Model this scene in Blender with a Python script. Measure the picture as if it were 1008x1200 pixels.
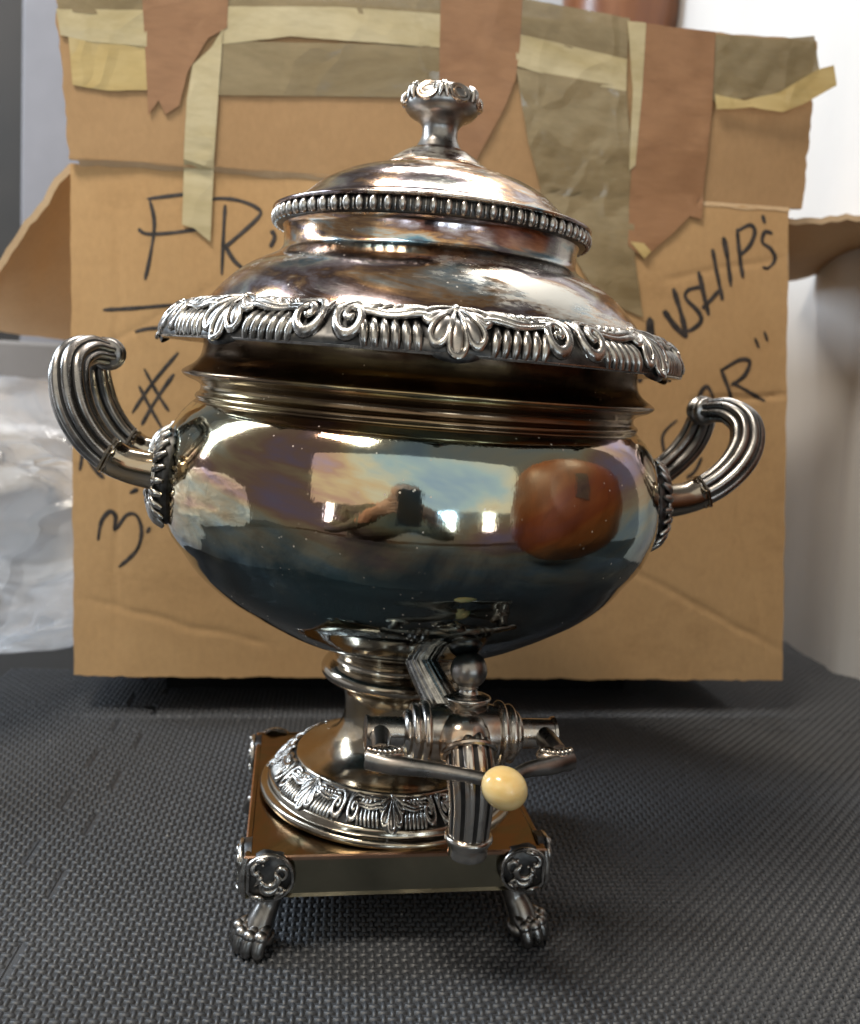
import bpy, bmesh, math, random
import numpy as np
from mathutils import Vector, Matrix, noise
random.seed(7)
R = math.radians
for o in list(bpy.data.objects): bpy.data.objects.remove(o)
SC = bpy.context.scene
COL = SC.collection

# ------------------------------------------------------------------ camera
FPX, PX, PY = 1050.0, 504.0, 550.0            # focal length and optical axis in photo pixels (1008 x 1200)
CAMP = Vector((0.0128, -0.4618, 0.2672)); PITCH, YAW, ROLL = R(5.98), R(0.25), R(3.21)
FWD = Vector((math.sin(YAW)*math.cos(PITCH), math.cos(YAW)*math.cos(PITCH), -math.sin(PITCH)))
RGT0 = Vector((math.cos(YAW), -math.sin(YAW), 0)); UP0 = RGT0.cross(FWD)
RGT = RGT0*math.cos(ROLL) + UP0*math.sin(ROLL); UPV = UP0*math.cos(ROLL) - RGT0*math.sin(ROLL)
cam = bpy.data.cameras.new('camera'); camo = bpy.data.objects.new('camera', cam); COL.objects.link(camo)
camo.matrix_world = Matrix(((RGT.x, UPV.x, -FWD.x, CAMP.x), (RGT.y, UPV.y, -FWD.y, CAMP.y), (RGT.z, UPV.z, -FWD.z, CAMP.z), (0, 0, 0, 1)))
cam.sensor_fit = 'VERTICAL'; cam.sensor_height = 36; cam.lens = FPX/1200*36
cam.shift_y = -(600-PY)/1200; cam.clip_start = 0.01; cam.clip_end = 50
cam.dof.use_dof = True; cam.dof.focus_distance = 0.365; cam.dof.aperture_fstop = 10.5
SC.camera = camo

# ------------------------------------------------------------------ light
W = bpy.data.worlds.new('World'); SC.world = W; W.use_nodes = True
bg = W.node_tree.nodes['Background']; bg.inputs['Color'].default_value = (1.0, 0.96, 0.91, 1); bg.inputs['Strength'].default_value = 0.16
def area(name, loc, target, sx, sy, power, col):
    l = bpy.data.lights.new(name, 'AREA'); l.shape = 'RECTANGLE'; l.size = sx; l.size_y = sy; l.energy = power; l.color = col
    o = bpy.data.objects.new(name, l); COL.objects.link(o); o.location = loc
    o.rotation_euler = (Vector(target)-Vector(loc)).to_track_quat('-Z', 'Y').to_euler(); return o
area('ceiling_lamp', (-0.60, -0.60, 1.75), (0.05, 0.1, 0.15), 0.55, 0.25, 23, (1.0, 0.90, 0.76))
area('ceiling_lamp_rear', (0.1, 0.80, 1.9), (0, 0, 0.1), 1.1, 0.16, 26, (1.0, 0.96, 0.90))
area('window_light', (-1.45, 0.35, 1.05), (0, 0, 0.1), 0.28, 1.2, 30, (0.76, 0.88, 1.0))
area('window_light_right', (1.1, 1.0, 1.35), (0.5, 1.5, 0.6), 0.6, 0.6, 3.2, (0.92, 0.95, 1.0))
area('front_glow_panel', (0.1, -2.15, 1.45), (0.0, 0, 0.75), 4.4, 2.2, 19, (1.0, 0.95, 0.80))  # added light panel, standing in for a bright front wall mirrored in the bowl
for wx, ww in ((-1.15, .16), (-.62, .20), (-.30, .10), (.22, .14), (.55, .22), (1.25, .18)):      # low windows of the room behind the photographer
    area('front_window', (wx, -1.9, 0.20), (wx*.6, 0, 0.3), ww, .32, 2.2*ww/.25, (0.72, 0.88, 1.0))
SC.view_settings.view_transform = 'Standard'; SC.view_settings.look = 'None'
SC.view_settings.exposure = 0.30; SC.view_settings.gamma = 1.0; SC.view_settings.use_curve_mapping = False
SC.cycles.use_denoising = True
SC.cycles.max_bounces = 7; SC.cycles.transparent_max_bounces = 8; SC.cycles.use_adaptive_sampling = True; SC.cycles.adaptive_threshold = 0.02

# ------------------------------------------------------------------ tools
def ray(px, py):
    x, y = px-PX, py-PY
    return (FWD + RGT*(x/FPX) - UPV*(y/FPX))
def at_depth(px, py, d): return CAMP + ray(px, py)*d
def on_plane(px, py, p0, n):
    d = ray(px, py); return CAMP + d*((Vector(p0)-CAMP).dot(n)/d.dot(n))

class MB:
    """collects vertices and faces of ONE mesh"""
    def __init__(s): s.v = []; s.f = []; s.m = []
    def grid(s, rows, closed=False, mat=0, cap0=False, cap1=False):
        n = len(rows[0]); b = len(s.v)
        for r in rows: s.v.extend(tuple(p) for p in r)
        for i in range(len(rows)-1):
            for j in range(n if closed else n-1):
                k = (j+1) % n
                s.f.append((b+i*n+j, b+i*n+k, b+(i+1)*n+k, b+(i+1)*n+j)); s.m.append(mat(i, j) if callable(mat) else mat)
        if cap0: s.f.append(tuple(b+j for j in reversed(range(n)))); s.m.append(mat(0, 0) if callable(mat) else mat)
        if cap1: s.f.append(tuple(b+(len(rows)-1)*n+j for j in range(n))); s.m.append(mat(0, 0) if callable(mat) else mat)
        return s
    def lathe(s, prof, n=96, mat=0, cap0=False, cap1=False, mod=None, axis=None):
        rows = []
        for r, z in prof:
            row = []
            for j in range(n):
                a = 2*math.pi*j/n; rr = r*(mod(a, r, z) if mod else 1)
                p = Vector((rr*math.cos(a), rr*math.sin(a), z)); row.append(axis @ p if axis else p)
            rows.append(row)
        return s.grid(rows, True, mat, cap0, cap1)
    def tube(s, path, rad, n=12, lobes=0, depth=0.0, mat=0, caps=True, closed=False, flat=1.0, up=None, groove=None):
        P = [Vector(p) for p in path]; m = len(P); rows = []; N = Vector(up) if up else None
        for i in range(m):
            t = (P[(i+1) % m]-P[i-1]) if closed else (P[min(i+1, m-1)]-P[max(i-1, 0)])
            t.normalize()
            if N is None: N = t.orthogonal()
            N = (N - t*N.dot(t)); N = N.normalized() if N.length > 1e-6 else t.orthogonal().normalized()
            B = t.cross(N); r = rad[i] if hasattr(rad, '__len__') else rad
            row = []
            for j in range(n):
                a = 2*math.pi*j/n; q = r*(1 + (depth*(abs(math.cos(lobes*a/2))*2-1) if lobes else 0))
                row.append(P[i] + N*(q*math.cos(a)*flat) + B*(q*math.sin(a)))
            rows.append(row)
        if closed: rows.append(rows[0])
        mm = mat
        if groove is not None:
            def mm(i, j):
                a = 2*math.pi*(j+.5)/n; return groove if abs(math.cos(lobes*a/2)) < 0.52 else mat
        return s.grid(rows, True, mm, caps and not closed, caps and not closed)
    def ball(s, c, rx, ry=None, rz=None, n=12, m=8, rot=None, mat=0):
        ry = rx if ry is None else ry; rz = rx if rz is None else rz; c = Vector(c); rows = []
        for i in range(m+1):
            t = math.pi*i/m - math.pi/2; t = max(min(t, math.pi/2-.02), -math.pi/2+.02)
            row = []
            for j in range(n):
                a = 2*math.pi*j/n; p = Vector((rx*math.cos(t)*math.cos(a), ry*math.cos(t)*math.sin(a), rz*math.sin(t)))
                row.append(c + (rot @ p if rot else p))
            rows.append(row)
        return s.grid(rows, True, mat, True, True)
    def box(s, lo, hi, mat=0, M=None):
        b = len(s.v)
        for z in (lo[2], hi[2]):
            for x, y in ((lo[0], lo[1]), (hi[0], lo[1]), (hi[0], hi[1]), (lo[0], hi[1])):
                p = Vector((x, y, z)); s.v.append(tuple(M @ p if M else p))
        for f in ((3, 2, 1, 0), (4, 5, 6, 7), (0, 1, 5, 4), (1, 2, 6, 5), (2, 3, 7, 6), (3, 0, 4, 7)): s.f.append(tuple(b+i for i in f)); s.m.append(mat)
        return s
    def map(s, fn): s.v = [tuple(fn(Vector(p))) for p in s.v]; return s
    def mesh(s, name, mats, smooth=True, angle=None):
        me = bpy.data.meshes.new(name); me.from_pydata(s.v, [], s.f)
        for m in (mats if isinstance(mats, (list, tuple)) else [mats]): me.materials.append(m)
        me.polygons.foreach_set('material_index', s.m)
        if smooth: me.polygons.foreach_set('use_smooth', [True]*len(s.f))
        me.update()
        bm = bmesh.new(); bm.from_mesh(me); bmesh.ops.recalc_face_normals(bm, faces=bm.faces); bm.to_mesh(me); bm.free()
        if smooth and angle is not None: me.set_sharp_from_angle(angle=R(angle))
        return me
    def build(s, name, mats, parent=None, smooth=True, angle=40, M=None):
        return link(name, s.mesh(name, mats, smooth, angle), parent, M)
def link(name, me, parent=None, M=None):
    o = bpy.data.objects.new(name, me); COL.objects.link(o)
    if parent: o.parent = parent
    if M is not None: o.matrix_basis = M
    return o
def tag(o, label=None, cat=None, group=None, kind=None):
    if label: o['label'] = label
    if cat: o['category'] = cat
    if group: o['group'] = group
    if kind: o['kind'] = kind
    return o
def empty(name, loc=(0, 0, 0)):
    o = bpy.data.objects.new(name, None); COL.objects.link(o); o.location = loc; o.empty_display_size = .02; return o
def spline(pts, n=8, closed=False):
    P = [Vector(p) for p in pts]; out = []; m = len(P)
    for i in range(m if closed else m-1):
        g = (lambda k: P[k % m]) if closed else (lambda k: P[max(0, min(m-1, k))])
        p0, p1, p2, p3 = g(i-1), g(i), g(i+1), g(i+2)
        for k in range(n):
            t = k/n
            out.append(.5*((2*p1)+(p2-p0)*t+(2*p0-5*p1+4*p2-p3)*t*t+(3*p1-p0-3*p2+p3)*t**3))
    if not closed: out.append(P[-1])
    return out
def lerp_list(vals, n):
    return [float(x) for x in np.interp(np.linspace(0, len(vals)-1, n), range(len(vals)), vals)]

# ------------------------------------------------------------------ materials
class Mat:
    def __init__(s, name):
        s.m = bpy.data.materials.new(name); s.m.use_nodes = True; s.t = s.m.node_tree; s.b = s.t.nodes['Principled BSDF']; s.tc = None
    def n(s, typ, **kw):
        nd = s.t.nodes.new(typ)
        for k, v in kw.items():
            if k.startswith('i_'):
                key = k[2:].replace('_', ' '); nd.inputs[int(key) if key.isdigit() else key].default_value = v
            else: setattr(nd, k, v)
        return nd
    def l(s, a, b): s.t.links.new(a, b)
    def coord(s, scale=(1, 1, 1), rot=(0, 0, 0), kind='Object'):
        if s.tc is None: s.tc = s.n('ShaderNodeTexCoord')
        mp = s.n('ShaderNodeMapping'); mp.inputs['Scale'].default_value = scale; mp.inputs['Rotation'].default_value = rot
        s.l(s.tc.outputs[kind], mp.inputs['Vector']); return mp.outputs['Vector']
    def noise(s, scale, detail=4, rough=.55, sc=(1, 1, 1), dist=0.0, rot=(0, 0, 0)):
        nd = s.n('ShaderNodeTexNoise'); nd.inputs['Scale'].default_value = scale; nd.inputs['Detail'].default_value = detail
        nd.inputs['Roughness'].default_value = rough; nd.inputs['Distortion'].default_value = dist
        s.l(s.coord(sc, rot), nd.inputs['Vector']); return nd.outputs['Fac']
    def ramp(s, fac, stops, interp='LINEAR'):
        nd = s.n('ShaderNodeValToRGB'); nd.color_ramp.interpolation = interp; e = nd.color_ramp.elements
        while len(e) < len(stops): e.new(.5)
        for i, (p, c) in enumerate(stops):
            e[i].position = p; e[i].color = (c, c, c, 1) if isinstance(c, (int, float)) else (*c, 1)
        s.l(fac, nd.inputs['Fac']); return nd.outputs['Color']
    def mix(s, fac, a, b, mode='MIX'):
        nd = s.n('ShaderNodeMix', data_type='RGBA', blend_type=mode)
        if isinstance(fac, (int, float)): nd.inputs[0].default_value = fac
        else: s.l(fac, nd.inputs[0])
        for k, v in ((6, a), (7, b)):
            if isinstance(v, tuple): nd.inputs[k].default_value = (*v, 1)
            else: s.l(v, nd.inputs[k])
        return nd.outputs[2]
    def bump(s, h, strength=.3, dist=.001, prev=None):
        nd = s.n('ShaderNodeBump'); nd.inputs['Strength'].default_value = strength; nd.inputs['Distance'].default_value = dist
        s.l(h, nd.inputs['Height'])
        if prev: s.l(prev, nd.inputs['Normal'])
        return nd.outputs['Normal']
    def set(s, **kw):
        names = dict(col='Base Color', metal='Metallic', rough='Roughness', normal='Normal', spec='Specular IOR Level', ior='IOR',
                     trans='Transmission Weight', alpha='Alpha', sss='Subsurface Weight', coat='Coat Weight', sheen='Sheen Weight')
        for k, v in kw.items():
            i = s.b.inputs[names[k]]
            if isinstance(v, (int, float)): i.default_value = v
            elif isinstance(v, tuple): i.default_value = (*v, 1)
            else: s.l(v, i)
        return s.m

def silver(name, stops, nscale=14, sc=(1, 1, 1), r0=.06, r1=.24, specks=.35, scratch=.25, light=None, tarnish_reflect=None):
    M = Mat(name)
    base = M.ramp(M.noise(nscale, 5, .6, sc, .6), stops)
    if light:                                        # patches of thick pale bloom left by old polish
        pm = M.ramp(M.noise(light[0], 6, .7, light[1], .3), [(light[2], 0.0), (light[2]+.08, 1.0)])
        base = M.mix(pm, base, light[3])
    if tarnish_reflect:  # teal and brown tarnish, darkened low down to paint in the mat's dark reflection
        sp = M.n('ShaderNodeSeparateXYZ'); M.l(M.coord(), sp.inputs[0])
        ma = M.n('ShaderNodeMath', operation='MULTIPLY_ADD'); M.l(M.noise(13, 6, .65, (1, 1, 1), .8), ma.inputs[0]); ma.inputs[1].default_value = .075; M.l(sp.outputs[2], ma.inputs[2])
        sm = M.ramp(ma.outputs[0], [(tarnish_reflect[0]-.010, tarnish_reflect[1]), (tarnish_reflect[0]+.012, 0.0)])
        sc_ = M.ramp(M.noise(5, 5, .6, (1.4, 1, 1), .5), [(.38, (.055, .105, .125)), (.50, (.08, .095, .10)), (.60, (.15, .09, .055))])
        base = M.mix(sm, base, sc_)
    v = M.n('ShaderNodeTexVoronoi', feature='F1'); v.inputs['Scale'].default_value = 210; v.inputs['Randomness'].default_value = 1
    M.l(M.coord(), v.inputs['Vector'])
    dots = M.ramp(v.outputs['Distance'], [(0.05, 1.0), (0.13, 0.0)])
    gate = M.ramp(M.noise(38, 3), [(.47, 0.0), (.60, 1.0)])
    sp = M.mix(1.0, dots, gate, 'MULTIPLY')
    spf = M.n('ShaderNodeMath', operation='MULTIPLY'); M.l(sp, spf.inputs[0]); spf.inputs[1].default_value = specks
    base = M.mix(spf.outputs[0], base, (.66, .58, .50))
    rr = M.ramp(M.noise(40, 6, .7), [(.3, r0), (.75, r1)])
    rr = M.mix(spf.outputs[0], rr, (.45, .45, .45))
    if light: rr = M.mix(pm, rr, (.40, .40, .40))
    h = M.noise(55, 4, .6); nrm = M.bump(h, .05, .002)
    h2 = M.noise(900, 2, .5, (1, 1, .05)); nrm = M.bump(h2, scratch*.12, .0004, nrm)
    mt = M.n('ShaderNodeMath', operation='MULTIPLY_ADD'); M.l(spf.outputs[0], mt.inputs[0]); mt.inputs[1].default_value = -.75; mt.inputs[2].default_value = 1.0
    return M.set(col=base, metal=mt.outputs[0], rough=rr, normal=nrm)
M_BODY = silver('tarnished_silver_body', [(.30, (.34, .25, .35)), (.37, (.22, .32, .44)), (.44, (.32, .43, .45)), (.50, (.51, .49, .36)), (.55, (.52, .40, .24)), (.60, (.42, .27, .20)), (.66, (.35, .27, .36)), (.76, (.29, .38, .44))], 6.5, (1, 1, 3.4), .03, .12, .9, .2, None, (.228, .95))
M_NECK = silver('tarnished_neck_dark_reflection', [(.32, (.09, .065, .045)), (.5, (.18, .125, .08)), (.62, (.34, .27, .15)), (.75, (.12, .12, .13))], 12, (1, 1, 7), .12, .30, .3)  # tarnish colours darkened to paint in the dark rim underside and mat mirrored here
M_LID = silver('tarnished_silver_lid', [(.30, (.14, .17, .22)), (.37, (.18, .33, .44)), (.43, (.50, .51, .48)), (.48, (.52, .32, .17)), (.53, (.20, .13, .11)), (.58, (.34, .29, .31)), (.64, (.55, .53, .48)), (.70, (.20, .30, .36)), (.78, (.40, .26, .16))], 13, (1, 1, 4), .08, .28, .6, .3, (9, (1, 1, 4.5), .51, (.72, .70, .64)))
M_FOOT = silver('tarnished_silver_foot', [(.32, (.28, .24, .19)), (.5, (.46, .41, .34)), (.62, (.46, .34, .20)), (.75, (.54, .50, .44))], 16, (1, 1, 1.5), .08, .25, .3)
M_PLTOP = silver('tarnished_copper_bleed', [(.32, (.10, .065, .035)), (.46, (.20, .145, .075)), (.56, (.25, .15, .075)), (.64, (.19, .16, .09)), (.75, (.30, .24, .15))], 26, (1, 1, 1), .12, .34, .25)
M_PLSIDE = silver('dull_grey_silver', [(.35, (.19, .175, .125)), (.6, (.30, .27, .19)), (.8, (.32, .22, .12))], 14, (1, 1, 1), .12, .32, .2)
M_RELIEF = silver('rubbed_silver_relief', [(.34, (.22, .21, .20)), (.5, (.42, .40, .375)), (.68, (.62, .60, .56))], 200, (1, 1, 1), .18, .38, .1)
M_GADROON = silver('darker_silver_gadroon', [(.34, (.15, .145, .14)), (.5, (.32, .305, .285)), (.68, (.54, .52, .48))], 200, (1, 1, 1), .20, .40, .1)  # darker grey silver than the other relief
M_WORN = silver('worn_silver_copper', [(.34, (.30, .285, .27)), (.48, (.54, .515, .48)), (.62, (.52, .40, .30)), (.74, (.62, .40, .27))], 60, (1, 1, 1), .14, .34, .15)
M_GUN = silver('dark_gunmetal_silver', [(.34, (.17, .165, .16)), (.55, (.31, .295, .28)), (.75, (.44, .39, .35))], 70, (1, 1, 1), .22, .42, .15)
M_COPPER = silver('bared_copper_edge', [(.35, (.55, .30, .18)), (.6, (.72, .44, .30))], 60, (1, 1, 1), .15, .3, .1)
def m_oxide():
    M = Mat('black_oxide_ground'); c = M.ramp(M.noise(150, 4), [(.35, (.03, .03, .031)), (.75, (.13, .127, .123))])
    return M.set(col=c, metal=.9, rough=.42)
M_OX = m_oxide()
def m_ivory():
    M = Mat('ivory_knob'); c = M.ramp(M.noise(60, 3, .5, (1, 1, 3)), [(.35, (.80, .55, .20)), (.65, (.88, .70, .36))])
    m = M.set(col=c, rough=.22, sss=.25); M.b.inputs['Subsurface Radius'].default_value = (.004, .002, .001); M.b.inputs['Coat Weight'].default_value = .3; return m
M_IVORY = m_ivory()
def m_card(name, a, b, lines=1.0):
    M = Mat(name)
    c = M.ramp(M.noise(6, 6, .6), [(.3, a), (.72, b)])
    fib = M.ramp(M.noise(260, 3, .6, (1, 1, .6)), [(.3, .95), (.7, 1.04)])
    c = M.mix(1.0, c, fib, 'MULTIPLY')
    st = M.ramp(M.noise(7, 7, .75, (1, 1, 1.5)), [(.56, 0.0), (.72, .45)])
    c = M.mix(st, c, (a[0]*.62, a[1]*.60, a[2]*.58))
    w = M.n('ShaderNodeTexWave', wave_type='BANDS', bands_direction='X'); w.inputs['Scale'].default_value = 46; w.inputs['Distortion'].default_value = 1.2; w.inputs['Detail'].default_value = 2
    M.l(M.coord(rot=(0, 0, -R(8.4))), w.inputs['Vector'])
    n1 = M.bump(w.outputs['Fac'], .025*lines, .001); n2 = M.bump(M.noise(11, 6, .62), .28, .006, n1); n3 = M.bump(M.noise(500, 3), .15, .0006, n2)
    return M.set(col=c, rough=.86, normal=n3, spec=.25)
M_CARD = m_card('kraft_cardboard', (.45, .278, .132), (.53, .345, .175))
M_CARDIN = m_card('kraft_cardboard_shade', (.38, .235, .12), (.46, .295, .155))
M_CARDEDGE = m_card('torn_cardboard_edge', (.42, .29, .17), (.58, .44, .29), 0)
def m_tape(name, a, b, rough, alpha=1.0, wr=.10, crease=0.0):
    M = Mat(name); c = M.ramp(M.noise(9, 6, .65, (1, 1, 2.5), .8), [(.32, a), (.70, b)])
    c = M.mix(M.ramp(M.noise(60, 4, .6, (1, 1, 4)), [(.45, 0.0), (.8, .30)]), c, tuple(x*.62 for x in a))
    n1 = M.bump(M.noise(10, 4, .6, (1, 1, 1.8), 1.5), wr, .008); n2 = M.bump(M.noise(160, 4), .10, .0008, n1)
    if crease:
        nc = M.n('ShaderNodeTexNoise'); nc.inputs['Scale'].default_value = 9; nc.inputs['Detail'].default_value = 3; M.l(M.coord(), nc.inputs['Vector'])
        vm_ = M.n('ShaderNodeVectorMath', operation='MULTIPLY_ADD'); M.l(nc.outputs['Color'], vm_.inputs[0]); vm_.inputs[1].default_value = (.09, .09, .09); M.l(M.coord((1, 1, .55), (0, .5, 0)), vm_.inputs[2])
        v = M.n('ShaderNodeTexVoronoi', feature='DISTANCE_TO_EDGE'); v.inputs['Scale'].default_value = 17; M.l(vm_.outputs[0], v.inputs['Vector'])
        n2 = M.bump(M.ramp(v.outputs['Distance'], [(0.0, 1.0), (.10, .25), (.35, 0.0)]), crease, .004, n2)
    return M.set(col=c, rough=rough, normal=n2, alpha=alpha)
M_TBROWN = m_tape('brown_paper_tape', (.26, .130, .060), (.37, .200, .100), .50, 1, .08, .10)
M_TCREAM = m_tape('cream_masking_tape', (.47, .385, .20), (.66, .585, .385), .34, .92, .10, .14)
M_TYELLOW = m_tape('yellowed_tape', (.46, .33, .12), (.63, .50, .24), .28, .95, .10, .3)
M_TOLIVE = m_tape('old_clear_tape', (.245, .185, .095), (.40, .325, .195), .20, .78, .12, .22)
def plain(name, col, rough=.6, var=.12, sc=20, metal=0, spec=.5):
    M = Mat(name); c = M.ramp(M.noise(sc, 5), [(.3, tuple(x*(1-var) for x in col)), (.7, tuple(min(1, x*(1+var)) for x in col))])
    return M.set(col=c, rough=rough, metal=metal, spec=spec, normal=M.bump(M.noise(sc*8, 3), .1, .001))
M_BLACK = plain('black_tarnish_groove', (.028, .027, .027), .45, .4, 150, .6)
M_INK = plain('marker_ink', (.035, .028, .026), .6, .75, 160)
def m_foam():
    M = Mat('black_eva_foam'); c = M.ramp(M.noise(7, 6, .65), [(.3, (.032, .035, .041)), (.7, (.047, .051, .058))])
    d = M.ramp(M.noise(600, 2), [(.74, 0.0), (.80, .5)]); g = M.ramp(M.noise(9, 4), [(.5, 0.0), (.68, 1.0)])
    c = M.mix(M.mix(1.0, d, g, 'MULTIPLY'), c, (.20, .19, .18))
    lv = M.n('ShaderNodeTexVoronoi', feature='F1'); lv.inputs['Scale'].default_value = 75; M.l(M.coord(), lv.inputs['Vector'])
    lint = M.mix(1.0, M.ramp(lv.outputs['Distance'], [(.03, 1.0), (.06, 0.0)]), M.ramp(M.noise(14, 3), [(.50, 0.0), (.60, .9)]), 'MULTIPLY')
    c = M.mix(lint, c, (.40, .39, .37))
    rr = M.ramp(M.noise(11, 5, .6), [(.3, .42), (.7, .56)])
    return M.set(col=c, rough=rr, spec=.50, normal=M.bump(M.noise(700, 3), .2, .0004))
M_FOAM = m_foam()
def m_wood(name, a, b, sc=(1, 1, .12), rot=(0, 0, 0), rough=.3, s=14):
    M = Mat(name); c = M.ramp(M.noise(s, 6, .65, sc, 1.6, rot), [(.3, a), (.55, b), (.72, tuple(x*.55 for x in a))])
    return M.set(col=c, rough=rough, normal=M.bump(M.noise(s*5, 4, .6, sc), .12, .001))
M_WOOD = m_wood('polished_brown_wood', (.10, .034, .014), (.19, .072, .028))
M_BOWL = m_wood('turned_bowl_wood', (.085, .028, .010), (.17, .058, .018), (1, .25, 1), (0, 0, .3), .45, 10)
def film_n(M):
    n1 = M.bump(M.noise(14, 3, .5, (1, 1, 1), 1.8), .35, .012)
    nc = M.n('ShaderNodeTexNoise'); nc.inputs['Scale'].default_value = 5; M.l(M.coord(), nc.inputs['Vector'])
    vm_ = M.n('ShaderNodeVectorMath', operation='MULTIPLY_ADD'); M.l(nc.outputs['Color'], vm_.inputs[0]); vm_.inputs[1].default_value = (.25, .25, .25); M.l(M.coord(), vm_.inputs[2])
    v = M.n('ShaderNodeTexVoronoi', feature='DISTANCE_TO_EDGE'); v.inputs['Scale'].default_value = 8; M.l(vm_.outputs[0], v.inputs['Vector'])
    return M.bump(M.ramp(v.outputs['Distance'], [(0.0, 1.0), (.08, .4), (.4, 0.0)]), .8, .02, n1)
def m_film():
    M = Mat('clear_plastic_film'); nt = M.t
    M.set(col=(.93, .94, .96), rough=.12, spec=.8, normal=film_n(M))
    M.b.inputs['Metallic'].default_value = 0
    tr = M.n('ShaderNodeBsdfTransparent'); tr.inputs['Color'].default_value = (.97, .98, 1, 1)
    tl = M.n('ShaderNodeBsdfTranslucent'); tl.inputs['Color'].default_value = (.9, .92, .95, 1)
    m1 = M.n('ShaderNodeMixShader'); m1.inputs[0].default_value = .32; M.l(M.b.outputs[0], m1.inputs[1]); M.l(tl.outputs[0], m1.inputs[2])
    m2 = M.n('ShaderNodeMixShader'); m2.inputs[0].default_value = .50; M.l(m1.outputs[0], m2.inputs[1]); M.l(tr.outputs[0], m2.inputs[2])
    M.l(m2.outputs[0], nt.nodes['Material Output'].inputs['Surface']); return M.m
M_FILM = m_film()
M_WALL = plain('white_wall_paint', (.40, .41, .43), .8, .03, 3)
M_SHEET = plain('white_sheet_cloth', (.56, .555, .55), .75, .05, 5)
M_TABLE = plain('dark_table_surface', (.025, .024, .023), .6)
M_FLOOR = plain('floor_boards_brown', (.16, .12, .09), .6)

# ------------------------------------------------------------------ setting: table, foam mat, wall, floor
FLZ = -0.76
tag(MB().box((-3, -3, FLZ-.05), (3, 2.2, FLZ)).build('floor', M_FLOOR, smooth=False), 'plain brown room floor below the table', kind='structure')
tag(MB().box((-1.05, -0.66, -0.06), (0.95, 1.35, -0.0105)).build('table_top', M_TABLE, smooth=False), 'dark table top under the black foam mat', kind='structure')
tag(MB().box((-3, 1.75, FLZ), (3, 1.85, 2.6)).build('wall', M_WALL, smooth=False), 'white painted wall far behind the box', kind='structure')

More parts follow.
